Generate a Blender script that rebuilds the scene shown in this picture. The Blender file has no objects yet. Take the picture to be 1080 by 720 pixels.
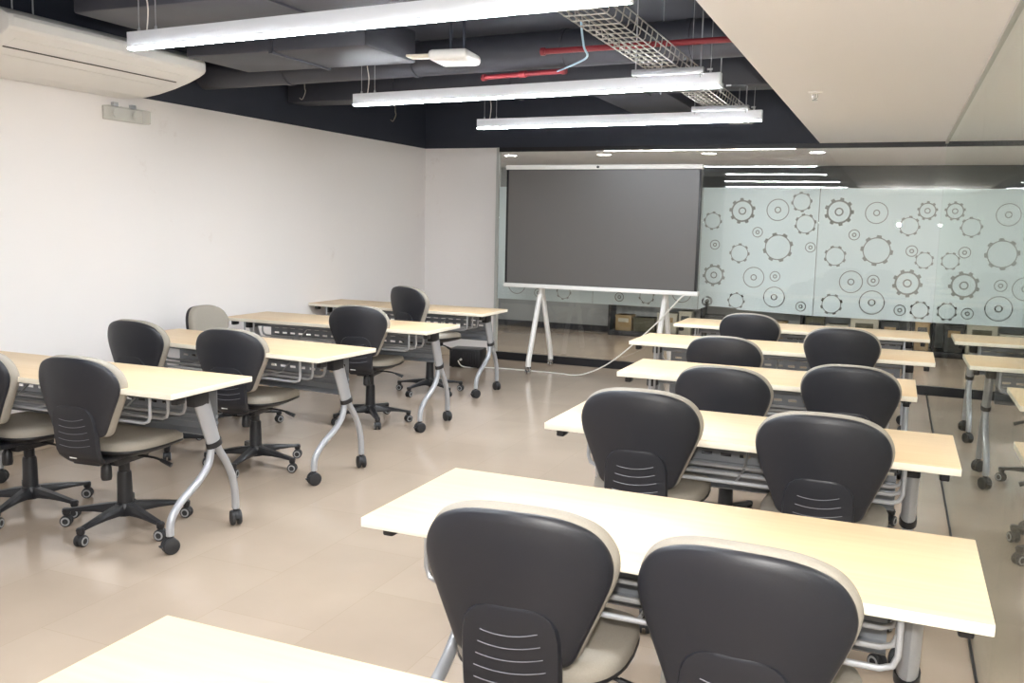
import bpy, bmesh, math, random
from mathutils import Vector, Matrix
random.seed(7)
PI = math.pi
scene = bpy.context.scene
C = scene.collection

# ------------------------------------------------------------------ materials
def lin(c):
    return tuple((x/255/12.92 if x/255 <= .04045 else ((x/255+.055)/1.055)**2.4) for x in c)

def mat(name, rgb, rough=.5, metal=0.0, noise=0.0, nscale=30.0, bump=0.0, spec=.5, coat=0.0, emit=None, estr=0.0):
    m = bpy.data.materials.new(name); m.use_nodes = True
    nt = m.node_tree; b = nt.nodes['Principled BSDF']
    col = lin(rgb) + (1,)
    b.inputs['Base Color'].default_value = col
    b.inputs['Roughness'].default_value = rough
    b.inputs['Metallic'].default_value = metal
    b.inputs['Specular IOR Level'].default_value = spec
    b.inputs['Coat Weight'].default_value = coat
    if emit:
        b.inputs['Emission Color'].default_value = lin(emit) + (1,)
        b.inputs['Emission Strength'].default_value = estr
    if noise or bump:
        tc = nt.nodes.new('ShaderNodeTexCoord')
        n = nt.nodes.new('ShaderNodeTexNoise'); n.inputs['Scale'].default_value = nscale
        n.inputs['Detail'].default_value = 4
        nt.links.new(tc.outputs['Object'], n.inputs['Vector'])
        if noise:
            mx = nt.nodes.new('ShaderNodeMix'); mx.data_type = 'RGBA'
            mx.inputs['A'].default_value = tuple(max(0, c*(1-noise)) for c in col[:3]) + (1,)
            mx.inputs['B'].default_value = tuple(min(1, c*(1+noise)) for c in col[:3]) + (1,)
            nt.links.new(n.outputs['Fac'], mx.inputs['Factor'])
            nt.links.new(mx.outputs['Result'], b.inputs['Base Color'])
        if bump:
            bp = nt.nodes.new('ShaderNodeBump'); bp.inputs['Strength'].default_value = bump
            bp.inputs['Distance'].default_value = .002
            nt.links.new(n.outputs['Fac'], bp.inputs['Height'])
            nt.links.new(bp.outputs['Normal'], b.inputs['Normal'])
    return m

def wood_mat():
    m = bpy.data.materials.new('beige_laminate'); m.use_nodes = True
    nt = m.node_tree; b = nt.nodes['Principled BSDF']
    tc = nt.nodes.new('ShaderNodeTexCoord'); mp = nt.nodes.new('ShaderNodeMapping')
    mp.inputs['Scale'].default_value = (1.2, 26, 26)
    n = nt.nodes.new('ShaderNodeTexNoise'); n.inputs['Scale'].default_value = 1.6
    n.inputs['Detail'].default_value = 6; n.inputs['Roughness'].default_value = .6
    cr = nt.nodes.new('ShaderNodeValToRGB')
    cr.color_ramp.elements[0].position = .3; cr.color_ramp.elements[0].color = lin((219,189,147)) + (1,)
    cr.color_ramp.elements[1].position = .7; cr.color_ramp.elements[1].color = lin((227,199,160)) + (1,)
    nt.links.new(tc.outputs['Object'], mp.inputs['Vector']); nt.links.new(mp.outputs['Vector'], n.inputs['Vector'])
    nt.links.new(n.outputs['Fac'], cr.inputs['Fac']); nt.links.new(cr.outputs['Color'], b.inputs['Base Color'])
    b.inputs['Roughness'].default_value = .38
    return m

def floor_mat():
    m = bpy.data.materials.new('polished_floor_tile'); m.use_nodes = True
    nt = m.node_tree; b = nt.nodes['Principled BSDF']
    tc = nt.nodes.new('ShaderNodeTexCoord'); mp = nt.nodes.new('ShaderNodeMapping')
    mp.inputs['Rotation'].default_value = (0, 0, PI/2)
    mp.inputs['Location'].default_value = (.22, .06, 0)
    br = nt.nodes.new('ShaderNodeTexBrick')
    br.inputs['Scale'].default_value = 1.0
    br.inputs['Brick Width'].default_value = .82; br.inputs['Row Height'].default_value = .46
    br.inputs['Mortar Size'].default_value = .0016; br.inputs['Mortar Smooth'].default_value = .3
    br.inputs['Color1'].default_value = lin((180,162,144)) + (1,)
    br.inputs['Color2'].default_value = lin((185,167,149)) + (1,)
    br.inputs['Mortar'].default_value = lin((172,154,134)) + (1,)
    nt.links.new(tc.outputs['Object'], mp.inputs['Vector']); nt.links.new(mp.outputs['Vector'], br.inputs['Vector'])
    n = nt.nodes.new('ShaderNodeTexNoise'); n.inputs['Scale'].default_value = 2.2; n.inputs['Detail'].default_value = 5
    nt.links.new(tc.outputs['Object'], n.inputs['Vector'])
    mx = nt.nodes.new('ShaderNodeMix'); mx.data_type = 'RGBA'; mx.blend_type = 'MULTIPLY'
    mx.inputs['Factor'].default_value = .22
    nt.links.new(br.outputs['Color'], mx.inputs['A']); nt.links.new(n.outputs['Fac'], mx.inputs['B'])
    nt.links.new(mx.outputs['Result'], b.inputs['Base Color'])
    b.inputs['Roughness'].default_value = .13
    b.inputs['Specular IOR Level'].default_value = .5
    return m

def wall_mat():
    m = mat('white_wall_paint', (241,236,233), .62)
    nt = m.node_tree; b = nt.nodes['Principled BSDF']
    tc = nt.nodes.new('ShaderNodeTexCoord')
    n = nt.nodes.new('ShaderNodeTexNoise'); n.inputs['Scale'].default_value = 1.7; n.inputs['Detail'].default_value = 7
    n.inputs['Roughness'].default_value = .75
    cr = nt.nodes.new('ShaderNodeValToRGB')
    cr.color_ramp.elements[0].position = .27; cr.color_ramp.elements[0].color = lin((226,217,211)) + (1,)
    cr.color_ramp.elements[1].position = .38; cr.color_ramp.elements[1].color = lin((241,236,233)) + (1,)
    nt.links.new(tc.outputs['Object'], n.inputs['Vector']); nt.links.new(n.outputs['Fac'], cr.inputs['Fac'])
    nt.links.new(cr.outputs['Color'], b.inputs['Base Color'])
    return m

def glass_mat(name, tint, boost=1.0):
    m = bpy.data.materials.new(name); m.use_nodes = True
    nt = m.node_tree; nt.nodes.clear()
    out = nt.nodes.new('ShaderNodeOutputMaterial')
    mix = nt.nodes.new('ShaderNodeMixShader')
    tr = nt.nodes.new('ShaderNodeBsdfTransparent'); tr.inputs['Color'].default_value = tint + (1,)
    gl = nt.nodes.new('ShaderNodeBsdfGlossy'); gl.inputs['Roughness'].default_value = 0.0
    gl.inputs['Color'].default_value = (.95,.98,.96,1)
    fr = nt.nodes.new('ShaderNodeFresnel')
    geo = nt.nodes.new('ShaderNodeNewGeometry')
    mm = nt.nodes.new('ShaderNodeMix'); mm.data_type = 'FLOAT'
    ior = 1.5
    mm.inputs['A'].default_value = ior; mm.inputs['B'].default_value = 1/ior   # same reflection on both faces of the pane
    nt.links.new(geo.outputs['Backfacing'], mm.inputs['Factor'])
    nt.links.new(mm.outputs['Result'], fr.inputs['IOR'])
    mu = nt.nodes.new('ShaderNodeMath'); mu.operation = 'MULTIPLY'; mu.use_clamp = True
    mu.inputs[1].default_value = boost
    nt.links.new(fr.outputs['Fac'], mu.inputs[0])
    nt.links.new(mu.outputs['Value'], mix.inputs['Fac'])
    nt.links.new(tr.outputs['BSDF'], mix.inputs[1]); nt.links.new(gl.outputs['BSDF'], mix.inputs[2])
    nt.links.new(mix.outputs['Shader'], out.inputs['Surface'])
    return m

def film_mat():
    m = bpy.data.materials.new('frosted_film'); m.use_nodes = True
    nt = m.node_tree; nt.nodes.clear()
    out = nt.nodes.new('ShaderNodeOutputMaterial')
    d = nt.nodes.new('ShaderNodeBsdfDiffuse'); d.inputs['Color'].default_value = lin((224,234,236)) + (1,)
    t = nt.nodes.new('ShaderNodeBsdfTranslucent'); t.inputs['Color'].default_value = lin((224,234,236)) + (1,)
    tr = nt.nodes.new('ShaderNodeBsdfTransparent'); tr.inputs['Color'].default_value = (.8,.86,.86,1)
    a = nt.nodes.new('ShaderNodeMixShader'); a.inputs['Fac'].default_value = .18
    b = nt.nodes.new('ShaderNodeMixShader'); b.inputs['Fac'].default_value = .05
    nt.links.new(d.outputs[0], a.inputs[1]); nt.links.new(t.outputs[0], a.inputs[2])
    nt.links.new(a.outputs[0], b.inputs[1]); nt.links.new(tr.outputs[0], b.inputs[2])
    nt.links.new(b.outputs[0], out.inputs['Surface'])
    return m

def clear_plastic():
    m = bpy.data.materials.new('clear_plastic'); m.use_nodes = True
    nt = m.node_tree; nt.nodes.clear()
    out = nt.nodes.new('ShaderNodeOutputMaterial')
    tr = nt.nodes.new('ShaderNodeBsdfTransparent'); tr.inputs['Color'].default_value = (.93,.93,.91,1)
    gl = nt.nodes.new('ShaderNodeBsdfPrincipled'); gl.inputs['Base Color'].default_value = (.7,.7,.68,1); gl.inputs['Roughness'].default_value = .1
    mix = nt.nodes.new('ShaderNodeMixShader'); mix.inputs['Fac'].default_value = .22
    nt.links.new(tr.outputs[0], mix.inputs[1]); nt.links.new(gl.outputs[0], mix.inputs[2])
    nt.links.new(mix.outputs[0], out.inputs['Surface'])
    return m

M = dict(
    wall=wall_mat(), floor=floor_mat(), wood=wood_mat(),
    ceil=mat('white_ceiling_paint', (245,244,246), .7),
    void=mat('dark_ceiling_paint', (50,54,66), .6, noise=.15, nscale=3),
    duct=mat('dark_duct_paint', (62,63,71), .5, noise=.12, nscale=6),
    edge=mat('pale_edge_band', (238,230,212), .4),
    steel=mat('silver_grey_paint', (176,178,182), .32, .35),
    panel=mat('grey_painted_sheet', (140,144,150), .38, .3),
    black=mat('black_plastic', (34,34,37), .38, noise=.1, nscale=60),
    shell=mat('black_moulded_shell', (34,35,41), .42, bump=.15, nscale=400),
    ridge=mat('shiny_ridge', (120,120,126), .25),
    fabric=mat('beige_grey_fabric', (158,151,140), .9, noise=.10, nscale=220, bump=.3),
    fabric_light=mat('worn_beige_fabric', (190,172,138), .9, noise=.10, nscale=220, bump=.3),
    rubber=mat('dark_rubber', (40,40,42), .6),
    hub=mat('grey_hub', (150,150,150), .4),
    sticker=mat('white_sticker', (225,225,222), .5),
    white=mat('white_plastic', (232,230,226), .4, noise=.02, nscale=8),
    acside=mat('cool_white_plastic', (226,229,232), .4),
    cream=mat('cream_plastic', (228,219,202), .45),
    line=mat('dark_gap', (70,66,62), .6),
    alu=mat('white_aluminium', (234,237,243), .35),
    lamp=mat('lamp_diffuser', (255,255,255), .5, emit=(243,249,255), estr=24.0),
    down=mat('downlight_lens', (255,255,255), .5, emit=(255,252,244), estr=14.0),
    wire=mat('galvanised_wire', (160,156,148), .4, .5),
    red=mat('red_pipe_paint', (132,36,44), .45),
    blue=mat('pale_blue_cable', (150,186,208), .5),
    cable=mat('white_cable', (228,224,216), .5),
    screen=mat('matte_screen', (94,91,89), .36, spec=.5),
    bezel=mat('dark_bezel', (34,33,36), .4),
    frame=mat('black_aluminium', (28,28,32), .4),
    post=mat('pale_grey_aluminium', (196,196,192), .35, .2),
    skirt=mat('beige_skirting_tile', (196,180,158), .3),
    corridor=mat('grey_corridor_wall', (150,152,150), .6),
    dark=mat('dark_corridor_panel', (52,54,54), .6),
    glass=glass_mat('clear_glass', (.975,.985,.982), 1.0),
    glass_side=glass_mat('clear_side_glass', (.95,.97,.96), 1.25),
    film=film_mat(), clear=clear_plastic(),
    chrome=mat('chrome', (200,200,200), .15, .95),
)

# ------------------------------------------------------------------ mesh helpers
def bx(bm, x0, x1, y0, y1, z0, z1, mi=0, bev=0.0, seg=2):
    vs = [bm.verts.new(p) for p in ((x0,y0,z0),(x1,y0,z0),(x1,y1,z0),(x0,y1,z0),(x0,y0,z1),(x1,y0,z1),(x1,y1,z1),(x0,y1,z1))]
    fs = [bm.faces.new([vs[i] for i in q]) for q in ((3,2,1,0),(4,5,6,7),(0,1,5,4),(1,2,6,5),(2,3,7,6),(3,0,4,7))]
    for f in fs: f.material_index = mi
    if bev:
        es = list({e for f in fs for e in f.edges})
        r = bmesh.ops.bevel(bm, geom=es, offset=bev, segments=seg, affect='EDGES', profile=.5)
        for f in r['faces']: f.material_index = mi
    return vs

def rings(bm, loops, mi=0, cap=True, close=True):
    """skin a list of vertex loops"""
    vl = [[bm.verts.new(p) for p in lp] for lp in loops]
    n = len(vl[0])
    for a, b in zip(vl, vl[1:]):
        for i in range(n if close else n-1):
            j = (i+1) % n
            f = bm.faces.new((a[i], a[j], b[j], b[i])); f.material_index = mi
    if cap:
        f = bm.faces.new(list(reversed(vl[0]))); f.material_index = mi
        f = bm.faces.new(vl[-1]); f.material_index = mi
    return vl

def smooth_path(pts, sub=6):
    if len(pts) < 3: return [Vector(p) for p in pts]
    P = [Vector(p) for p in pts]; out = []
    for i in range(len(P)-1):
        p0 = P[max(i-1,0)]; p1 = P[i]; p2 = P[i+1]; p3 = P[min(i+2,len(P)-1)]
        for k in range(sub):
            t = k/sub
            out.append(.5*((2*p1)+(-p0+p2)*t+(2*p0-5*p1+4*p2-p3)*t*t+(-p0+3*p1-3*p2+p3)*t**3))
    out.append(P[-1]); return out

def tube(bm, pts, r, n=10, mi=0, sub=0, ry=None, side=None):
    """tube along a path; r number or list; optional elliptical section (ry across `side`)"""
    P = smooth_path(pts, sub) if sub else [Vector(p) for p in pts]
    N = len(P); R = r if isinstance(r, (list, tuple)) else [r]*N
    if len(R) != N: R = [R[0] + (R[-1]-R[0])*i/(N-1) for i in range(N)]
    loops = []; prev = None
    for i, p in enumerate(P):
        d = (P[min(i+1,N-1)] - P[max(i-1,0)]).normalized()
        if side is not None: u = Vector(side)
        elif prev is None:
            u = Vector((1,0,0)) if abs(d.x) < .9 else Vector((0,1,0))
        else: u = prev
        u = (u - d*u.dot(d)).normalized(); prev = u
        v = d.cross(u)
        a = R[i]; b = R[i] if ry is None else ry
        loops.append([p + u*(b if ry is not None else a)*math.cos(2*PI*k/n) + v*a*math.sin(2*PI*k/n) for k in range(n)])
    rings(bm, loops, mi)

def lathe(bm, prof, c=(0,0,0), axis='z', n=20, mi=0):
    """prof: list of (radius, offset along axis)"""
    c = Vector(c); loops = []
    for r, h in prof:
        r = max(r, 1e-4); lp = []
        for k in range(n):
            a = 2*PI*k/n; u, v = r*math.cos(a), r*math.sin(a)
            lp.append(c + (Vector((u,v,h)) if axis == 'z' else Vector((h,u,v)) if axis == 'x' else Vector((v,h,u))))
        loops.append(lp)
    rings(bm, loops, mi)

def new(): return bmesh.new()

def obj(name, bm, mats, parent=None, sharp=35, loc=None):
    bmesh.ops.recalc_face_normals(bm, faces=bm.faces)
    for f in bm.faces: f.smooth = True
    lim = math.radians(sharp)
    for e in bm.edges:
        if len(e.link_faces) == 2:
            e.smooth = e.calc_face_angle(0) < lim
    me = bpy.data.meshes.new(name); bm.to_mesh(me); bm.free()
    for m in (mats if isinstance(mats, (list, tuple)) else [mats]): me.materials.append(m)
    o = bpy.data.objects.new(name, me); C.objects.link(o)
    if parent is not None: o.parent = parent
    if loc is not None: o.location = loc
    return o

def box(name, x0, x1, y0, y1, z0, z1, m, parent=None, bev=0.0):
    bm = new(); bx(bm, x0, x1, y0, y1, z0, z1, 0, bev); return obj(name, bm, m, parent)

def tag(o, label, cat, group=None):
    o['label'] = label; o['category'] = cat
    if group: o['group'] = group
    return o

def thing(name, label, cat, loc=(0,0,0), rz=0, group=None):
    o = bpy.data.objects.new(name, None); C.objects.link(o)
    o.empty_display_size = .1
    o.location = loc; o.rotation_euler = (0,0,rz)
    return tag(o, label, cat, group)

def struct(name, bm, m, parent=None, sharp=35):
    o = obj(name, bm, m, parent, sharp)
    if parent is None: o['kind'] = 'structure'
    return o

def sbox(name, x0, x1, y0, y1, z0, z1, m, parent=None):
    bm = new(); bx(bm, x0, x1, y0, y1, z0, z1); return struct(name, bm, m, parent)

def dup(root, loc, rz, label, lift=0.0, fixed=()):
    r = root.copy(); C.objects.link(r); r.location = loc; r.rotation_euler = (0,0,rz); r['label'] = label
    for ch in list(root.children):
        c = ch.copy(); C.objects.link(c); c.parent = r
        for g in list(ch.children):
            d = g.copy(); C.objects.link(d); d.parent = c
    return r

# ------------------------------------------------------------------ room
LX, RX, BY, ZC = -5.056, .351, 9.345, 2.36      # left wall, right glass, back wall, white ceiling height
GX, SX, ZS = -4.127, -.755, 2.98                # start of back glass, edge of dropped ceiling, dark slab
RY = -3.6                                       # rear wall behind the photographer
CY = 12.6                                       # far side of the corridor
sbox('floor', -7.2, 3.2, RY-.1, CY+.2, -.1, 0, M['floor'])
sbox('wall_left', LX-.12, LX, RY, BY+.1, 0, ZC, M['wall'])
sbox('wall_back', LX, GX-.03, BY, BY+.1, 0, ZC, M['wall'])
sbox('wall_rear', LX, 3.0, RY-.1, RY, 0, ZS, M['wall'])
bm = new()                                      # dark painted band above the walls
bx(bm, LX-.12, LX, RY, BY+.1, ZC, ZS); bx(bm, LX, SX, BY-.002, BY+.1, ZC, ZS)
struct('trim_1', bm, M['void'])
sbox('ceiling', SX, 3.0, RY, BY+.02, ZC, ZC+.05, M['ceil'])
bm = new(); bx(bm, LX, SX+.03, RY, BY+.1, ZS, ZS+.08); bx(bm, SX, SX+.03, RY, BY, ZC+.05, ZS)
struct('ceiling', bm, M['void'])
sbox('baseboard_left', LX, LX+.012, RY, BY, 0, .09, M['skirt'])
sbox('baseboard_back', LX+.012, GX-.03, BY-.012, BY, 0, .09, M['skirt'])
# corridor beyond the glass
sbox('ceiling', -7.2, 3.0, BY+.12, CY, ZC+.005, ZC+.05, M['ceil'])
sbox('wall_corridor', -7.2, -3.9, CY, CY+.1, 0, ZC+.05, M['corridor'])
sbox('wall_corridor', -3.9, 3.0, CY, CY+.1, 0, 2.03, M['corridor'])
sbox('trim_7', -3.9, 3.0, CY-.01, CY+.1, 2.03, ZC+.05, M['dark'])
sbox('baseboard_corridor', -7.2, 3.0, CY-.015, CY, 0, .09, M['frame'])
sbox('wall_far', 2.9, 3.0, RY, CY, 0, ZC, M['corridor'])
sbox('wall_corridor', -7.2, -7.1, BY+.1, CY, 0, ZC, M['corridor'])
# glass partition at the back: rails, post, panes
sbox('trim_2', GX, RX, BY-.015, BY+.03, ZC-.045, ZC, M['frame'])
sbox('trim_3', GX, RX+2.5, BY-.015, BY+.03, 0, .085, M['frame'])
sbox('trim_4', GX-.03, GX, BY-.02, BY+.04, 0, ZC, M['post'])
# right glass wall: rails
sbox('trim_5', RX-.012, RX+.03, RY, BY-.02, ZC-.02, ZC, M['post'])
sbox('trim_6', RX-.004, RX+.02, RY, BY-.02, 0, .012, M['frame'])

# gears cut out of the frosted film, one repeating set per .91 m
GEARS = [(-1.748,1.602,.094,'C'),(-1.458,1.705,.13,'A'),(-1.114,1.72,.109,'B'),(-.845,1.586,.105,'C'),(-1.298,1.497,.052,'D'),
 (-1.093,1.352,.147,'C'),(-1.465,1.281,.101,'C'),(-.785,1.361,.05,'D'),(-1.312,1.045,.105,'B'),(-1.105,1.063,.052,'D'),
 (-1.711,1.052,.115,'A'),(-.805,1.09,.13,'A'),(-1.103,.856,.105,'B'),(-1.474,.80,.088,'C'),(-1.762,.782,.05,'D'),
 (-.842,.776,.05,'D'),(-.556,.815,.105,'C'),(-.892,1.80,.10,'C'),(-.542,1.709,.136,'A'),
 (-.551,1.282,.105,'C'),(-.391,1.04,.109,'B'),(-.204,1.704,.104,'B'),(.089,1.585,.097,'C'),(-.39,1.492,.052,'D'),
 (-.18,1.348,.147,'C'),(.127,1.353,.054,'D'),(-.191,1.061,.056,'D'),(.11,1.049,.134,'A'),(-.191,.85,.117,'B'),(.062,.79,.054,'D'),
 (.24,1.27,.085,'C'),(.235,.80,.09,'C'),(.235,1.73,.09,'A')]
for k in (1, 2, 3):
    for g in list(GEARS[:17]):
        if -1.6 < g[0] < -.68: GEARS.append((g[0]-.91*k - .02*k, g[1], g[2], g[3]))
FZ0, FZ1 = .69, 1.935

def gear_loops(x, z, r, kind):
    """closed outlines (even-odd) of one gear in the film plane"""
    L = []
    def circ(rr, n=28): L.append([(x+rr*math.cos(2*PI*i/n), z+rr*math.sin(2*PI*i/n)) for i in range(n)])
    def toothed(ro, ri, nt, ph=0):
        p = []
        for i in range(nt):
            for f, rr in ((.0,ri),(.30,ri),(.38,ro),(.72,ro),(.80,ri)):
                a = 2*PI*(i+f)/nt + ph; p.append((x+rr*math.cos(a), z+rr*math.sin(a)))
        L.append(p)
    if kind == 'C': toothed(r, r*.86, 8, x*3); circ(r*.79)
    elif kind == 'A':
        toothed(r, r*.84, 9, x*2); circ(r*.72)
        circ(r*.30); circ(r*.20)
    elif kind == 'B': circ(r); circ(r*.92); circ(r*.30); circ(r*.20)
    else: circ(r); circ(r*.84); circ(r*.40); circ(r*.20)
    return L

def film_mesh(x0, x1, parent, y):
    cu = bpy.data.curves.new('film_outline', 'CURVE'); cu.dimensions = '2D'; cu.fill_mode = 'BOTH'
    def spline(p):
        s = cu.splines.new('POLY'); s.points.add(len(p)-1); s.use_cyclic_u = True
        for q, (a, b) in zip(s.points, p): q.co = (a, b, 0, 1)
    spline([(x0,FZ0),(x1,FZ0),(x1,FZ1),(x0,FZ1)])
    for x, z, r, kd in GEARS:
        if x-r > x0+.004 and x+r < x1-.004 and z+r < FZ1-.004 and z-r > FZ0+.003:
            for lp in gear_loops(x, z, r, kd): spline(lp)
    tmp = bpy.data.objects.new('film_outline', cu); C.objects.link(tmp)
    dg = bpy.context.evaluated_depsgraph_get()
    me = bpy.data.meshes.new_from_object(tmp.evaluated_get(dg))
    bpy.data.objects.remove(tmp)
    me.transform(Matrix(((1,0,0,0),(0,0,-1,0),(0,1,0,0),(0,0,0,1))))
    me.name = 'frosted_film'; me.materials.clear(); me.materials.append(M['film'])
    o = bpy.data.objects.new('frosted_film', me); C.objects.link(o); o.parent = parent
    o.location = (0, y, 0)
    o['label'] = 'frosted film band with clear gear pattern'
    return o

seams = [GX, -3.0, -1.86, -.725, RX]
wn = 0
for a, b in zip(seams, seams[1:]):
    wn += 1
    p = sbox('window_%d' % wn, a+.002, b-(.002 if b < RX else 0), BY, BY+.01, .085, ZC-.045, M['glass'])
    film_mesh(a+.003, b-(.003 if b < RX else 0), p, BY+.0125)
ys = [RY, -1.2, 0.9, 3.0, 5.1, 7.2, BY-.02]
for a, b in zip(ys, ys[1:]):
    wn += 1
    sbox('window_%d' % wn, RX, RX+.010, a+.002, b-.002, .012, ZC-.02, M['glass_side'])

# ------------------------------------------------------------------ things in the dark ceiling void
def duct(label, x0, x1, y0, y1, z0, z1, name='air_duct', m='duct'):
    bm = new(); bx(bm, x0, x1, y0, y1, z0, z1, 0, .015)
    # flange ribs along the run
    n = max(2, int((x1-x0)/.9)) if x1-x0 > y1-y0 else 0
    for i in range(1, n):
        x = x0+(x1-x0)*i/n; bx(bm, x-.012, x+.012, y0-.012, y1+.012, z0-.012, z1, 0)
    o = obj(name, bm, M[m]); return tag(o, label, 'duct')
duct('flat dark grey duct nearest the front, just behind the longest pendant light', -4.2, -1.7, 3.75, 4.25, 2.60, 2.78)
duct('wide dark duct beside the far end of the air conditioner', -4.22, -2.9, 4.62, 5.22, 2.52, 2.72)
bm = new(); tube(bm, [(LX+.02,5.72,2.62),(SX-.03,5.45,2.62)], .115, 20)
for x in (-4.2,-3.1,-2.0,-1.2):
    y = 5.72-(x-LX)*.063; tube(bm, [(x-.015,y,2.62),(x+.015,y-.002,2.62)], .122, 20)
tag(obj('round_duct', bm, M['duct']), 'long round dark duct crossing the ceiling behind the white sensor', 'duct')
duct('dark beam across the ceiling above the farthest pendant light', LX+.02, SX-.03, 6.75, 7.02, 2.54, 2.8, 'ceiling_beam')
duct('short dark duct running towards the back wall above the farthest pendant light', -2.35, -1.75, 7.03, 9.2, 2.56, 2.75)

def pipe(label, a, b, r=.022):
    bm = new(); tube(bm, [a, b], r, 12)
    A, B = Vector(a), Vector(b); d = (B-A).normalized()
    for t in (.0, .5, 1.0):
        p = A.lerp(B, t); q0 = p-d*.025 if t > 0 else p; q1 = p+d*.025 if t < 1 else p
        tube(bm, [q0, q1], r*1.35, 12)
    return tag(obj('sprinkler_pipe', bm, M['red']), label, 'pipe')
pipe('red sprinkler pipe ending at the edge of the white ceiling', (-2.0,5.10,2.525), (SX-.03,5.05,2.525), .017)
pipe('short red pipe beside the pale blue cable', (-2.59,5.56,2.472), (-1.97,5.45,2.472), .016)
bm = new()
tube(bm, [(-1.415,4.103,2.456),(-1.442,4.200,2.421),(-1.481,4.350,2.386),(-1.515,4.500,2.368),(-1.726,4.900,2.407),(-2.014,5.420,2.466)], .0055, 8, 0, 6)
tag(obj('network_cable', bm, M['blue']), 'pale blue cable drooping from the wire tray towards a red pipe', 'cable')

# wire cable tray
bm = new()
TX0, TX1, TZ = -1.40, -1.19, 2.41
y = 3.0
while y < 8.0:
    tube(bm, [(TX0-.012,y,TZ+.075),(TX0,y,TZ+.012),(TX0+.012,y,TZ),(TX1-.012,y,TZ),(TX1,y,TZ+.012),(TX1+.012,y,TZ+.075)], .0032, 6)
    y += .1
for i in range(6):
    x = TX0+.012+(TX1-TX0-.024)*i/5; tube(bm, [(x,3.0,TZ+.003),(x,8.0,TZ+.003)], .0032, 6)
for x, z in ((TX0-.004,.04),(TX0-.012,.075),(TX1+.004,.04),(TX1+.012,.075)):
    tube(bm, [(x,3.0,TZ+z),(x,8.0,TZ+z)], .0032, 6)
tag(obj('cable_tray', bm, M['wire']), 'silver wire mesh cable tray running towards the back wall', 'cable tray')
def hanger(y, label):
    t = thing('tray_hanger', label, 'bracket', (0,y,0), 0, 'hangers of the cable tray')
    bm = new(); bx(bm, TX0-.06, TX1+.14, -.02, .02, TZ-.04, TZ-.006, 0, .004)
    for i in range(7): bx(bm, TX0-.05+i*.07, TX0-.02+i*.07, -.022, -.019, TZ-.028, TZ-.018, 0)
    obj('strut', bm, M['steel'], t)
    for x in (TX0-.04, TX1+.12):
        bm = new(); tube(bm, [(x,0,TZ-.06),(x,0,ZS)], .004, 8)
        lathe(bm, [(.009,-.006),(.009,.006)], (x,0,TZ-.045), 'z', 6)
        obj('threaded_rod', bm, M['steel'], t)
hanger(5.75, 'tray hanger strut between the middle and the farthest pendant lights')
hanger(5.15, 'tray hanger strut just behind the middle pendant light')
hanger(6.78, 'tray hanger strut in front of the dark ceiling beam')

# suspended linear lights
def pendant(label, xl, yl, xr, yr, zb, group='suspended linear lights'):
    a = math.atan2(yr-yl, xr-xl); L = math.hypot(xr-xl, yr-yl)
    t = thing('pendant_light', label, 'light', ((xl+xr)/2,(yl+yr)/2,zb), a, group)
    w, h = .022, .080
    bm = new()
    bx(bm, -L/2, L/2, -w, w, .009, h, 0, .002)
    bx(bm, -L/2, -L/2+.004, -w, w, 0, .009); bx(bm, L/2-.004, L/2, -w, w, 0, .009)
    obj('housing', bm, M['alu'], t)
    bm = new(); bx(bm, -L/2+.004, L/2-.004, -w+.001, w-.001, .001, .0088, 0, .003); obj('diffuser', bm, M['lamp'], t)
    for s in (-1, 1):
        for d in (.06, .17):
            bm = new(); x = s*(L/2-d); tube(bm, [(x,0,h-.002),(x,0,ZS-zb)], .0022, 6)
            lathe(bm, [(.007,0),(.007,.012),(.003,.02)], (x,0,h), 'z', 8); obj('suspension_wire', bm, M['steel'], t)
    bm = new(); x = -L/2+.11; tube(bm, [(x,0,h-.002),(x+.008,.004,h+.1),(x-.006,0,h+.22),(x+.004,0,h+.45),(x,0,ZS-zb)], .0032, 8, 0, 4)
    obj('power_cord', bm, M['cable'], t)
pendant('longest-looking suspended linear light, nearest, running out of the top of the photo', -3.421,3.38,-.921,3.207,2.3)
pendant('middle suspended linear light, below the wire cable tray', -3.497,5.436,-.967,5.21,2.3)
pendant('farthest suspended linear light, closest to the big screen', -3.285,6.976,-.968,6.879,2.3)
pendant('added suspended linear light out of view, brightening the near tables', -3.4,1.45,-.9,1.35,2.3)  # unseen pendant, added because the near tables stayed too dim

# white sensor box with flat arm
t = thing('ceiling_sensor', 'white rounded ceiling device with a flat cream arm, below the dark ducts', 'sensor', (-2.42,4.80,2.43), math.radians(6))
bm = new(); bx(bm, -.115,.125,-.13,.13,0,.06,0,.026,4); obj('body', bm, M['white'], t)
bm = new(); bx(bm, -.28,-.10,-.05,.05,.035,.05,0,.006); obj('arm', bm, M['cream'], t)
bm = new(); tube(bm, [(-.02,0,.055),(-.02,0,.55)], .008, 8); tube(bm, [(.06,0,.055),(.06,0,.55)], .008, 8); obj('hanging_rod', bm, M['void'], t)
# loose wires in the void
for i, (x, y, z0, z1, lb) in enumerate(((-4.15,7.1,2.40,2.52,'thin loose wire hanging near the back left corner of the dark ceiling'),
                                        (-4.28,5.95,2.44,2.56,'thin loose wire hanging below the long round duct'),
                                        (-4.75,4.95,2.44,2.52,'curled loose wire beside the air conditioner end'))):
    bm = new(); tube(bm, [(x,y,ZS),(x,y,z1),(x+.01,y,(z0+z1)/2),(x-.02,y,z0),(x-.045,y,z0+.012)], .0035, 6, 0, 4)
    tag(obj('loose_wire', bm, M['wire']), lb, 'wire')

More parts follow.
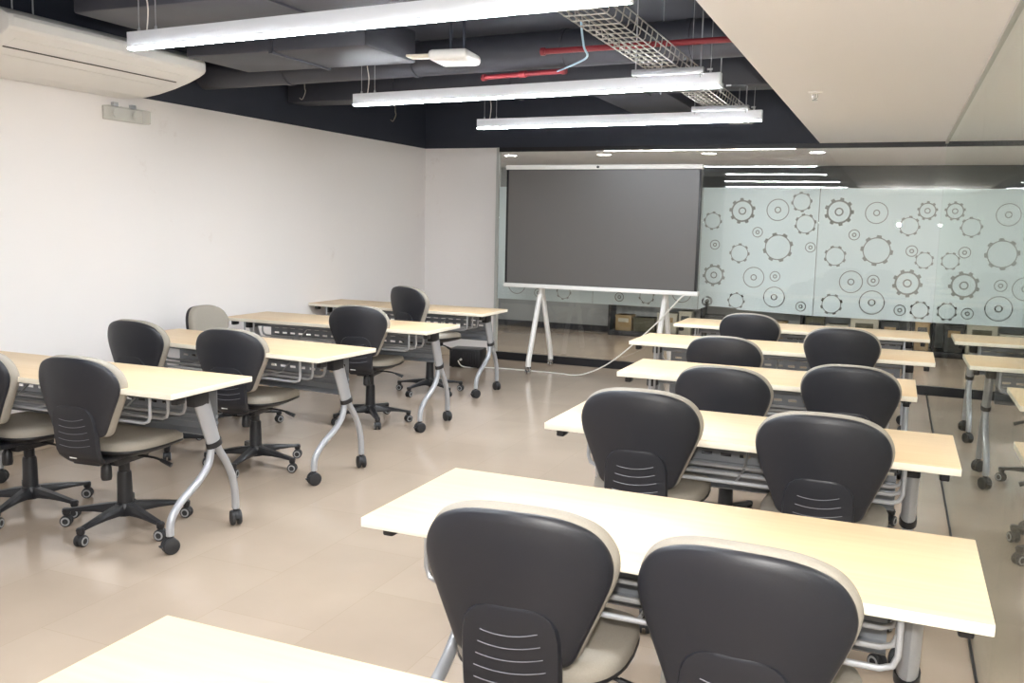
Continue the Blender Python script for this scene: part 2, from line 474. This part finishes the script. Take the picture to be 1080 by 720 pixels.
# sprinkler head on the white ceiling
t = thing('sprinkler', 'small white sprinkler head on the white ceiling', 'sprinkler', (-.526,5.94,ZC))
bm = new(); lathe(bm, [(.004,-.012),(.035,-.008),(.042,0)], n=20); obj('escutcheon', bm, M['white'], t)
bm = new(); tube(bm, [(-.012,0,-.008),(-.014,0,-.03),(-.004,0,-.045)], .003, 6); tube(bm, [(.012,0,-.008),(.014,0,-.03),(.004,0,-.045)], .003, 6)
lathe(bm, [(.017,-.05),(.017,-.047),(.004,-.044)], n=12); lathe(bm, [(.005,-.044),(.005,-.01)], n=8); obj('deflector', bm, M['chrome'], t)

# ------------------------------------------------------------------ air conditioner and emergency light
t = thing('air_conditioner', 'long white air conditioner hung under the dark ceiling at the left wall', 'air conditioner', (-4.68,4.2,2.3))
def ac_section(y, inset=0.0):
    # (x, z) outline from the wall round underneath to the rounded front and top
    P = [(LX+.02,2.325),(-4.86,2.325),(-4.72,2.345),(-4.58,2.375),(-4.45,2.412),(-4.36,2.445),(-4.315,2.468),(-4.303,2.485),(-4.303,2.53),(-4.312,2.548),(-4.36,2.575),(-4.44,2.60),(LX+.02,2.60)]
    cx, cz = -4.70, 2.47
    return [(cx+(x-cx)*(1-inset)+4.68, y-4.2, cz+(z-cz)*(1-inset)-2.3) for x, z in P]
bm = new()
rings(bm, [ac_section(3.44,.10), ac_section(3.448,.03), ac_section(3.47,0), ac_section(4.88,0), ac_section(4.905,.03), ac_section(4.914,.10)])
obj('casing', bm, M['white'], t, 25)
bm = new(); rings(bm, [[(x+4.68, yy-4.2, z-2.3) for x, z in ((-4.475,2.4065),(-4.469,2.4085),(-4.469,2.4025),(-4.475,2.4005))] for yy in (3.53, 4.80)])
obj('louvre_gap', bm, M['line'], t)
bm = new(); rings(bm, [[(x+4.68, yy-4.2, z-2.3) for x, z in ((-4.462,2.4095),(-4.375,2.4395),(-4.375,2.436),(-4.462,2.4065))] for yy in (3.53, 4.80)])
obj('louvre', bm, M['white'], t)
bm = new(); rings(bm, [[(x+4.68, yy-4.2, z-2.3) for x, z in ((-4.80,2.331),(-4.56,2.379),(-4.56,2.376),(-4.80,2.327))] for yy in (3.56, 4.78)])
obj('intake_grille', bm, M['white'], t)
for yy in (3.62, 3.75, 4.7):
    bm = new(); tube(bm, [(-4.5+4.68, yy-4.2, .28), (-4.5+4.68, yy-4.2, ZS-2.3)], .0045, 8); obj('hanging_rod', bm, M['steel'], t)
t = thing('emergency_light', 'small clear plastic emergency light high on the left wall', 'emergency light', (LX,4.9,2.22))
bm = new(); bx(bm, .01,.075,-.19,.19,-.05,.045,0,.008); obj('cover', bm, M['clear'], t)
bm = new(); bx(bm, 0,.012,-.17,.17,-.04,.05,0); obj('back_plate', bm, M['white'], t)
for s in (-.09,.09):
    bm = new(); lathe(bm, [(.012,.018),(.026,.03),(.028,.045),(.02,.046)], (0,s,0), 'x', 14); obj('lamp_head', bm, M['white'], t)
for q in (-.08,.08):
    bm = new(); bx(bm, .0,.03,q-.02,q+.02,.045,.075,0,.003); obj('bracket', bm, M['steel'], t)

# ------------------------------------------------------------------ folding training tables
def caster_bm(r=.038, brake=True):
    """twin wheel furniture caster, top of its stem at z = 2r+.02, trailing towards -y"""
    bm = new()
    for s in (-1, 1):
        lathe(bm, [(.004,s*.007),(r*.93,s*.007),(r,s*.011),(r,s*.020),(r*.9,s*.025),(r*.5,s*.0275),(.004,s*.028)], (0,0,r), 'x', 20)
    # hood over the wheels
    loops = []
    for x in (-.0065, .0065):
        loops.append([(x, -math.cos(a)*r*.97, r+math.sin(a)*r*1.02) for a in [PI*(.02+.96*i/10) for i in range(11)]] + [(x,.01,r*.7),(x,-.01,r*.7)])
    rings(bm, loops)
    lathe(bm, [(.012,r*1.5),(.013,2*r-.002),(.011,2*r+.022)], (0,0,0), 'z', 12)
    if brake: bx(bm, -.014,.014,-r*1.32,-r*.75,r*.95,r*1.16,0,.004)
    return bm

def make_table(W, D, inset, label, loc, rz):
    """origin on the floor below the front left corner; chairs sit on the -y side"""
    H, th = .75, .026
    t = thing('training_table', label, 'table', loc, rz, 'folding training tables')
    bm = new(); bx(bm, 0, W, 0, D, H-th, H, 1, .0025, 2)
    for f in bm.faces:
        if f.normal.z > .9 and f.calc_center_median().z > H-.001: f.material_index = 0
    obj('tabletop', bm, [M['wood'], M['edge']], t)
    # modesty panel with two rows of slots
    bm = new(); x0, x1 = inset+.05, W-inset-.05; py = D*.80; zt, zb = H-th-.012, .475
    rows = [.642, .597]; sh = .014; pitch = .078; sw = .044
    zs = zb
    bands = sorted((r-sh/2, r+sh/2) for r in rows)
    for lo, hi in bands:
        bx(bm, x0, x1, py-.001, py+.001, zs, lo); x = x0; 
        while x + pitch < x1:
            bx(bm, x, x+pitch-sw, py-.001, py+.001, lo, hi); x += pitch
        bx(bm, x, x1, py-.001, py+.001, lo, hi); zs = hi
    bx(bm, x0, x1, py-.001, py+.001, zs, zt)
    for z in (.558, .525): tube(bm, [(x0,py-.002,z),(x1,py-.002,z)], .009, 8)
    rings(bm, [[(x,py+.001,zb+.004),(x,py-.035,zb-.012),(x,py-.04,zb-.006),(x,py-.001,zb+.012)] for x in (x0,x1)])
    obj('modesty_panel', bm, M['panel'], t)
    # under-top beam
    bm = new(); tube(bm, [(inset,D*.5,H-th-.045),(W-inset,D*.5,H-th-.045)], .024, 14, 0, 0, .018, (0,0,1)); obj('cross_beam', bm, M['panel'], t)
    # wire book shelf
    bm = new(); xa, xb = .17, W-.17; zz = .592
    for yy in (.05, .16, .27):
        tube(bm, [(xa,yy,H-th+.001),(xa,yy,zz+.035),(xa+.01,yy,zz+.01),(xa+.035,yy,zz),(xb-.035,yy,zz),(xb-.01,yy,zz+.01),(xb,yy,zz+.035),(xb,yy,H-th+.001)], .0075, 10)
    for fx in (.25, .5, .75): tube(bm, [(xa+(xb-xa)*fx,.05,zz),(xa+(xb-xa)*fx,.27,zz),(xa+(xb-xa)*fx,.36,zz+.06)], .005, 8)
    obj('book_shelf', bm, M['steel'], t)
    # legs
    k = D/.55
    for s, x in ((-1, inset), (1, W-inset)):
        bm = new()
        tube(bm, [(x,.255*k,H-th-.02),(x,.275*k,.66),(x,.352*k,.45)], [.046,.046,.040], 16, 0, 0, .026, (1,0,0))
        tube(bm, [(x,.335*k,.46),(x,.327*k,.40),(x,.305*k,.345),(x,.235*k,.285),(x,.13*k,.225),(x,.07*k,.17),(x,.052*k,.12),(x,.052*k,.085)], .0185, 12, 0, 5)
        tube(bm, [(x,.365*k,.46),(x,.385*k,.41),(x,.435*k,.34),(x,.478*k,.255),(x,.497*k,.17),(x,.50*k,.085)], .0185, 12, 0, 5)
        leg = obj('leg', bm, M['steel'], t)
        bm = new(); tube(bm, [(x,.349*k,.463),(x,.356*k,.437)], .045, 16, 0, 0, .031, (1,0,0)); obj('collar', bm, M['black'], leg)
        bm = new(); bx(bm, x-.026, x+.026, .20*k, .30*k, H-th-.075, H-th, 0, .008); bx(bm, x-.02, x+.02, .14*k, .42*k, H-th-.018, H-th, 0, .004); obj('hinge_block', bm, M['black'], leg)
        for yy, br in ((.052*k, True), (.50*k, False)):
            o = obj('caster', caster_bm(.038, br), M['rubber'], leg); o.location = (x, yy, 0); o.rotation_euler = (0,0,(-.5 if br else .9)*s)
        bm = new(); xx = .045 if s < 0 else W-.045
        bx(bm, xx-.016, xx+.016, .06, .12, H-th-.038, H-th-.001, 0, .006); bx(bm, xx-.010, xx+.010, .055, .16, H-th-.012, H-th, 0, .002)
        obj('latch', bm, M['black'], t)
    return t

T1 = make_table(1.475, .551, .14, 'nearest table, overexposed beige top at the bottom left of the photo, no chair', (-1.258,.74,0), 0)
dup(T1, (-1.243,1.96,0), -.004, 'big beige table at which the two largest black chair backs stand')
dup(T1, (-1.228,3.264,0), -.002, 'second beige table in the right column, black latch showing under its left end')
dup(T1, (-1.338,4.637,0), .001, 'third beige table from the front in the right column, its right end stopping short')
T2 = make_table(1.90, .551, .14, 'fourth beige table in the right column, where the white cable passes behind', (-1.641,5.959,0), -.009)
dup(T2, (-1.631,7.257,0), .002, 'farthest beige table in the right column, nearest the gear-patterned glass')
T3 = make_table(1.80, .551, .075, 'nearest beige table along the left wall, with large bent silver legs', (-2.872-1.8,3.004-.016,0), .009)
make_table(1.68, .551, .075, 'second table from the front along the left white wall', (-4.615,4.325,0), -.078)
dup(T3, (-3.039-1.8,5.657-.02,0), .011, 'third table from the front along the left white wall')
dup(T3, (-3.327-1.72,7.052,0), -.001, 'farthest table along the left wall, in front of the black floor box')

# ------------------------------------------------------------------ swivel chairs
def back_y(x, z):
    return -.292 - .115*(z-.56) + 1.0*x*x
OUT = [(0,.521),(.06,.521),(.098,.523),(.124,.530),(.138,.545),(.149,.572),(.164,.61),(.180,.65),(.196,.69),(.2085,.725),(.2145,.758),(.2125,.785),(.2045,.810),(.189,.836),(.167,.857),(.137,.873),(.100,.8845),(.055,.8905)]
def back_outline():
    R = smooth_path([(a*1.04,b,0) for a, b in OUT] + [(0,.8925,0)], 3)
    pr = [(p.x, p.y) for p in R]
    return pr + [(-x, z) for x, z in reversed(pr[1:-1])]
def dish(bm, prof, grow=0.0, mi=0):
    o = back_outline(); zc = .715; loops = []
    for s, tt in prof:
        lp = []
        for x, z in o:
            g = 1 + grow
            X = x*s*g; Z = zc+(z-zc)*s*g
            lp.append((X, back_y(X, Z)+tt, Z))
        loops.append(lp)
    rings(bm, loops, mi)

def seat_loop(s, z, dy=0.0, curve=0.0):
    n = 44; lp = []
    for i in range(n):
        a = 2*PI*i/n; c, q = math.cos(a), math.sin(a)
        e = .55 if q > 0 else .62
        x = .228*math.copysign(abs(c)**e, c); y = .02 + .222*math.copysign(abs(q)**e, q)
        x *= (1.0 - .10*max(0, -y/.2))
        x *= s; y = .02+(y-.02)*s + dy
        f = max(0, (y-.10)/.14)
        lp.append((x, y, z - .020*f*f + curve*(abs(x)/.228)**2))
    return lp

def make_chair(name, label, loc, rz, fabric='fabric'):
    t = thing(name, label, 'chair', loc, rz, 'black swivel chairs with beige cushions')
    # backrest: shell, cushion, spine
    bm = new(); dish(bm, [(.02,.010),(.6,.010),(.97,.010),(.995,.006),(1,-.001),(.992,-.008),(.955,-.013),(.85,-.018),(.6,-.022),(.3,-.024),(.02,-.024)])
    obj('back_shell', bm, M['shell'], t, 50)
    bm = new(); dish(bm, [(.02,.0105),(.6,.0105),(.97,.0105),(1.004,.014),(1.022,.024),(1.030,.038),(1.020,.050),(.985,.060),(.92,.066),(.8,.068),(.5,.066),(.02,.064)])
    obj('back_cushion', bm, M[fabric], t, 60)
    bm = new(); loops = []
    prof = [(.672,.030),(.670,.055),(.662,.080),(.648,.098),(.628,.110),(.60,.116),(.55,.118),(.50,.118),(.46,.117),(.43,.114),(.405,.106),(.388,.09)]
    for i, (z, w) in enumerate(prof):
        off = -.0235 - min(.0055, (i)*.0014)
        fwd = 0 if z > .44 else (.44-z)*1.1
        def yy(x): return back_y(x*.9, max(z,.44)) + off + fwd
        xs = [-w, -w*.96, -w*.6, 0, w*.6, w*.96, w]
        lp = [(x, yy(x) - (0 if abs(x) < w*.97 else -.006), z) for x in xs] + [(x, yy(x)+.022, z) for x in reversed(xs)]
        loops.append(lp)
    rings(bm, loops)
    # bracket running forward under the seat
    bx(bm, -.075, .075, -.245, -.06, .378, .405, 0, .008)
    for i in range(5):
        z = .612-.031*i
        w = .068+.006*min(i,3)
        pts = [(w*u, back_y(w*u*.9, z-.010*(1-u*u)) - .0292, z-.010*(1-u*u)+.004*u) for u in [-1+2*k/10 for k in range(11)]]
        tube(bm, pts, .0013, 6, 1)
    obj('back_support', bm, [M['shell'], M['ridge']], t, 40)
    bm = new(); bx(bm, -.05, -.012, -.288, -.2835, .418, .434, 0); o = obj('label_tag', bm, M['sticker'], t)
    # seat
    bm = new(); rings(bm, [seat_loop(.9,.430), seat_loop(.985,.434), seat_loop(1,.446), seat_loop(.995,.462), seat_loop(.965,.474,0,.002), seat_loop(.88,.480,0,.003), seat_loop(.6,.478,0,.004), seat_loop(.05,.474)])
    obj('seat_cushion', bm, M[fabric], t, 60)
    bm = new(); rings(bm, [seat_loop(.35,.385), seat_loop(.55,.388), seat_loop(.80,.405), seat_loop(.97,.424), seat_loop(1.005,.432), seat_loop(1.0,.440), seat_loop(.9,.440)])
    obj('seat_pan', bm, M['black'], t, 50)
    bm = new(); bx(bm, -.07, .07, -.12, .10, .345, .392, 0, .012); obj('tilt_mechanism', bm, M['black'], t)
    bm = new(); lathe(bm, [(.010,.375),(.018,.355),(.024,.345),(.026,.30),(.022,.285),(.004,.283)], (.02,-.14,0), 'z', 14); obj('tension_knob', bm, M['black'], t)
    bm = new(); tube(bm, [(.06,.02,.37),(.15,.03,.365),(.205,.035,.35)], .006, 8, 0, 4); tube(bm, [(.19,.034,.355),(.245,.04,.333)], [.009,.012], 8); obj('height_lever', bm, M['black'], t)
    # column and star base
    bm = new(); lathe(bm, [(.040,.085),(.038,.10),(.034,.27),(.031,.285),(.026,.286),(.026,.375)], n=20); obj('column', bm, M['black'], t)
    bm = new(); lathe(bm, [(.046,.068),(.052,.08),(.050,.115),(.042,.13)], n=20)
    R = .292
    for k in range(5):
        a = -PI/2 + 2*PI*k/5; ca, sa = math.cos(a), math.sin(a)
        loops = []
        for r, zt, zb, w in ((.03,.128,.078,.030),(.08,.122,.080,.028),(.15,.112,.084,.025),(.22,.100,.082,.022),(.27,.092,.078,.020),(.305,.086,.074,.016)):
            loops.append([(r*ca - u*sa, r*sa + u*ca, z) for u, z in ((-w,zb),(w,zb),(w*1.0,(zb+zt)/2),(w*.6,zt),(-w*.6,zt),(-w*1.0,(zb+zt)/2))])
        rings(bm, loops)
        lathe(bm, [(.017,.060),(.019,.066),(.019,.086),(.014,.090)], (R*ca,R*sa,0), 'z', 12)
    obj('star_base', bm, M['black'], t, 30)
    for k in range(5):
        a = -PI/2 + 2*PI*k/5; th = a + .7*math.sin(k*2.3) + PI/2
        bm = new(); r = .028
        for s in (-1, 1): lathe(bm, [(.004,s*.006),(r*.94,s*.006),(r,s*.010),(r,s*.018),(r*.88,s*.0225),(.004,s*.023)], (0,0,r), 'x', 18)
        rings(bm, [[(x, -math.cos(b)*r*.95, r+math.sin(b)*r*1.04) for b in [PI*(.05+.9*i/8) for i in range(9)]] + [(x,.008,r*.8),(x,-.008,r*.8)] for x in (-.0055,.0055)])
        lathe(bm, [(.009,r*1.5),(.010,.066)], (0,0,0), 'z', 10)
        c = obj('caster', bm, M['rubber'], t); c.location = (R*math.cos(a), R*math.sin(a), 0); c.rotation_euler = (0,0,th)
        bm = new(); lathe(bm, [(r*.5,-.0215),(r*.5,-.0246),(r*.74,-.0242),(r*.77,-.0222),(r*.3,-.0215),(r*.3,.0215),(r*.77,.0222),(r*.74,.0242),(r*.5,.0246),(r*.5,.0215)], (0,0,r), 'x', 18)
        obj('hub_ring', bm, M['hub'], c)
    return t
LIFT = ('back_shell','back_cushion','back_support','label_tag','seat_cushion','seat_pan','tilt_mechanism','tension_knob','height_lever')
def lift(ch, dz):
    for c in ch.children:
        if c.name.split('.')[0] in LIFT: c.location.z += dz
R_ = math.radians
chairs = [  # x, y of the hub, turn, height change, turn of the star base, label
 (-0.77, 2.1, 5, 0.002, 0, 'left of the two big chairs cut off by the bottom edge, ridged spine showing'),
 (-0.232, 2.09, -2, -0.004, 36, 'right of the two big chairs cut off by the bottom edge, widest black back'),
 (-0.848, 3.485, 3, 0.036, 10, 'left chair at the second right-column table, ridged black back showing'),
 (-0.188, 3.47, 0, 0.014, 50, 'right chair at the second right-column table, back close to the glass wall'),
 (-0.712, 4.52, 0, -0.01, 20, 'left chair at the third right-column table'),
 (-0.162, 4.82, 0, -0.002, 56, 'right chair at the third right-column table'),
 (-0.915, 5.71, 0, -0.008, 0, 'left chair at the fourth right-column table'),
 (-0.276, 6.19, 0, 0.038, 30, 'right chair at the fourth right-column table'),
 (-0.992, 7.25, 0, -0.002, 12, 'only chair showing at the farthest right-column table'),
 (-3.4, 3.235, 5, -0.005, 0, 'chair with whole black star base showing, at the right end of the nearest left-wall table'),
 (-4.03, 3.22, 0, -0.008, 20, 'chair cut off by the left edge of the photo'),
 (-3.575, 4.44, 8, -0.008, 5, 'chair at the right end of the second left-wall table'),
 (-4.32, 4.5, 0, -0.01, 40, 'chair near the wall at the second left-wall table, back above the nearest tabletop'),
 (-3.63, 5.86, 12, 0.02, 30, 'chair at the right end of the third left-wall table'),
 (-4.42, 5.3, -82, -0.02, 0, 'chair turned sideways by the left wall, beige cushion front showing'),
 (-3.8, 7.14, -20, 0.075, 10, 'chair raised high at the farthest left-wall table'),
]
proto = None
chairs_done = []
for x, y, a, dz, sb, lb in chairs:
    if proto is None:
        proto = make_chair('swivel_chair', lb, (x,y,0), R_(a)); ch = proto
    else:
        ch = dup(proto, (x,y,0), R_(a), lb)
    chairs_done.append((ch, dz, R_(sb)))
for ch, dz, sb in chairs_done:
    lift(ch, dz)
    for c in ch.children:
        if c.name.split('.')[0] in ('star_base', 'caster'):
            c.location = Matrix.Rotation(sb, 3, 'Z') @ c.location
            c.rotation_euler.z += sb

# ------------------------------------------------------------------ display on its stand, cable, floor box
tv = thing('touch_display', 'large dark touch display with white top and bottom bars', 'screen', (-2.755,8.75,0))
W2, Z0, Z1 = 1.005, .905, 2.085
bm = new(); bx(bm, -W2, W2, .0, .07, Z0, Z1, 0, .006); obj('back_case', bm, M['bezel'], tv)
bm = new(); bx(bm, -W2+.028, W2-.022, -.004, .001, Z0+.012, Z1-.012); obj('screen', bm, M['screen'], tv)
bm = new(); bx(bm, -W2-.004, W2+.004, -.012, .075, Z1-.006, Z1+.040, 0, .004); tb = obj('top_bar', bm, M['white'], tv)
bm = new(); lathe(bm, [(.002,-.0005),(.012,-.001),(.012,.004)], (-.02,-.014,Z1+.016), 'y', 14); bx(bm, -.035,-.005,-.0135,-.011,Z1+.008,Z1+.024,0,.001); obj('camera_lens', bm, M['bezel'], tb)
bm = new(); bx(bm, -W2-.004, W2+.018, -.025, .075, Z0-.030, Z0+.012, 0, .005); obj('bottom_bar', bm, M['white'], tv)
st = thing('display_stand', 'white mobile stand with splayed legs carrying the big screen', 'stand', (-2.73,8.78,0))
for s in (-1, 1):
    x = s*.655
    bm = new()
    def flat(pts, w, d): tube(bm, pts, d, 12, 0, 5, w, (1,0,0))
    flat([(x,.02,1.5),(x,.02,.88),(x,-.03,.76),(x,-.14,.50),(x,-.235,.27),(x,-.285,.15),(x,-.295,.085)], .026, .034)
    flat([(x,.055,1.5),(x,.055,.88),(x,.09,.76),(x,.20,.50),(x,.30,.27),(x,.345,.15),(x,.352,.085)], .026, .034)
    lg = obj('leg', bm, M['white'], st)
    for yy in (-.295,.352):
        bm = new(); r = .032
        for q in (-1,1): lathe(bm, [(.004,q*.006),(r,q*.008),(r,q*.022),(r*.85,q*.025),(.004,q*.026)], (0,0,r), 'x', 18)
        bx(bm, -.028,.028,-.02,.02,r*1.2,.088,0,.006)
        c = obj('caster', bm, M['chrome'], lg); c.location = (x,yy,0)
bm = new(); bx(bm, -.66,.66,.035,.06,1.30,1.36,0,.006); bx(bm, -.66,.66,.035,.06,1.62,1.68,0,.006); bx(bm, -.69,-.62,.005,.06,1.2,1.75,0,.004); bx(bm, .62,.69,.005,.06,1.2,1.75,0,.004)
obj('mount_frame', bm, M['white'], st)
tv.location.y = 8.70
bm = new()
pts = [(-1.80,8.70,.895),(-1.884,8.68,.86),(-2.088,8.64,.62),(-2.374,8.63,.335),(-2.60,8.65,.15),(-2.80,8.66,.045),(-2.95,8.67,.008),(-3.13,8.70,.007),(-3.40,8.70,.007),(-3.65,8.70,.007),(-3.95,8.66,.007),(-4.10,8.56,.009),(-4.17,8.53,.03),(-4.20,8.52,.08)]
tube(bm, pts, .0065, 8, 0, 6)
tag(obj('power_cable', bm, M['cable']), 'white cable hanging from the big screen and lying along the floor to the black box', 'cable')
fb = thing('floor_box', 'black box on the floor at the back left, white cable plugged in', 'box', (-4.16,8.68,0), R_(8))
bm = new(); bx(bm, -.17,.17,-.12,.12,.008,.20,0,.008); obj('case', bm, M['black'], fb)
bm = new(); bx(bm, -.16,.16,-.125,-.118,.02,.19,0,.003)
for i in range(6): bx(bm, -.02+i*.026, -.008+i*.026, -.128,-.124,.04,.17,0,.001)
obj('front_panel', bm, M['bezel'], fb)
bm = new(); 
for a in (-.14,.14):
    for b in (-.09,.09): lathe(bm, [(.014,0),(.014,.010)], (a,b,0), 'z', 10)
obj('feet', bm, M['rubber'], fb)
bm = new(); lathe(bm, [(.012,-.03),(.012,0)], (-.035,-.128,.09), 'y', 10); obj('plug', bm, M['cable'], fb)

# ------------------------------------------------------------------ corridor: downlights and stored things
for x, lb in ((-4.46,'first'),(-3.26,'second'),(-2.03,'third'),(-.867,'fourth')):
    t = thing('downlight', 'small round corridor downlight, %s from the left behind the back glass' % lb, 'light', (x,10.43,ZC+.005), 0, 'corridor downlights')
    bm = new(); lathe(bm, [(.075,-.001),(.078,-.006),(.092,-.006),(.095,0)], n=24); obj('trim_ring', bm, M['white'], t)
    bm = new(); lathe(bm, [(.003,-.004),(.074,-.004),(.074,-.001)], n=24); obj('lens', bm, M['down'], t)
t = thing('bright_strip', 'thin bright strip in the corridor ceiling behind the back glass', 'light', (-2.06,9.87,ZC+.005))  # thin glowing strip along the corridor ceiling
bm = new(); bx(bm, -1.03,1.03,-.012,.012,-.008,0,0,.002); obj('housing', bm, M['alu'], t)
bm = new(); bx(bm, -1.02,1.02,-.006,.006,-.0105,-.0075); obj('diffuser', bm, M['down'], t)
cols = dict(kraft=mat('kraft_cardboard',(150,128,92),.8,noise=.1), slate=mat('slate_plastic',(52,54,54),.5), bone=mat('bone_plastic',(176,172,156),.5), olive=mat('olive_case',(78,76,58),.6))
rack = thing('storage_shelf', 'low dark storage shelf across the corridor behind the back glass', 'shelf', (-1.4,12.30,0))
bm = new(); bx(bm, -2.3,2.9,-.02,.28,.0,.07,0,.005); bx(bm, -2.3,2.9,-.02,.28,.62,.65,0,.005)
for x in (-2.3,-1.0,.3,1.6,2.87): bx(bm, x, x+.03, -.02,.28,.07,.62,0)
obj('shelf_frame', bm, M['frame'], rack)
kinds = ['kraft','slate','bone','olive']
kn = dict(kraft='brown cardboard box', slate='dark grey case', bone='pale cream box', olive='olive green case')
x = -3.6; i = 0
seen = {}
while x < 1.2:
    w = random.uniform(.16,.38); h = random.uniform(.18,.46); k = kinds[(i*7+i//3) % 4]
    fits = all(not (a-.02 < x+w and x < a+.05) for a in (-3.7,-2.4,-1.1,.2,1.47))
    if fits:
        bm = new(); bx(bm, -w/2, w/2, -.11, .11, 0, h, 0, .01)
        bx(bm, -w*.32, w*.32, -.114, -.108, h*.55, h*.8, 1, .002)
        bx(bm, -w/2-.004, w/2+.004, -.114, .114, h-.03, h, 0, .004)
        o = obj('storage_box', bm, [M[k] if k in M else cols[k], cols[kinds[(i+2)%4]]]); o.location = (x+w/2, 12.42, .07)
        seen[k] = seen.get(k, 0)+1
        tag(o, '%s %s from the left on the low corridor shelf behind the glass' % (['first','second','third','fourth','fifth','sixth','seventh','eighth'][seen[k]-1], kn[k]), 'box', 'boxes on the corridor shelf')
        x += w+.03; i += 1
    else: x += .03

# ------------------------------------------------------------------ light
def light(kind, name, loc, energy, color=(1,1,1), size=.1, rot=None, **kw):
    l = bpy.data.lights.new(name, kind); l.energy = energy; l.color = color
    if kind == 'AREA':
        l.shape = 'RECTANGLE'; l.size = size; l.size_y = kw.get('size_y', size)
    elif kind in ('POINT','SPOT'): l.shadow_soft_size = size
    o = bpy.data.objects.new(name, l); C.objects.link(o); o.location = loc
    if rot: o.rotation_euler = rot
    return o
# corridor lamps at the downlights, then added fill lights
for x in (-4.46,-3.26,-2.03,-.867): light('SPOT', 'corridor_lamp', (x,10.43,ZC-.02), 4.5, (1,.97,.92), .06).data.spot_size = R_(140)
for y in (1.5,4.5,7.5,10.5): light('POINT', 'side_corridor_fill', (1.75,y,ZC-.06), 7, (1,.97,.92), .08)  # unseen fill lights, added to brighten the space behind the side glass

# ------------------------------------------------------------------ camera (with its flash)
cam = bpy.data.cameras.new('camera'); cam.lens = 31.828; cam.sensor_width = 36; cam.sensor_fit = 'HORIZONTAL'
cam.clip_start = .02
co = bpy.data.objects.new('camera', cam); C.objects.link(co)
Rv = Vector((.92045916,.39023593,.02169904)); Uv = Vector((-.06967062,.10919732,.99157549)); Fv = Vector((-.38457891,.91421653,-.12769966))
mw = Matrix.Identity(4)
for i in range(3): mw[i][0], mw[i][1], mw[i][2] = Rv[i], Uv[i], -Fv[i]
mw.translation = Vector((0,0,1.5165))
co.matrix_world = mw
scene.camera = co
light('POINT', 'camera_flash', Vector((0,0,1.5165)) + Uv*.16 - Fv*.02, 29, (1,.97,.93), .03)

w = bpy.data.worlds.new('world'); w.use_nodes = True; scene.world = w
w.node_tree.nodes['Background'].inputs['Color'].default_value = (.75,.8,.9,1)
w.node_tree.nodes['Background'].inputs['Strength'].default_value = .15

vs = scene.view_settings
scene.display_settings.display_device = 'sRGB'
vs.view_transform = 'Standard'; vs.look = 'None'; vs.gamma = 1.0; vs.use_curve_mapping = False
vs.exposure = 2.85
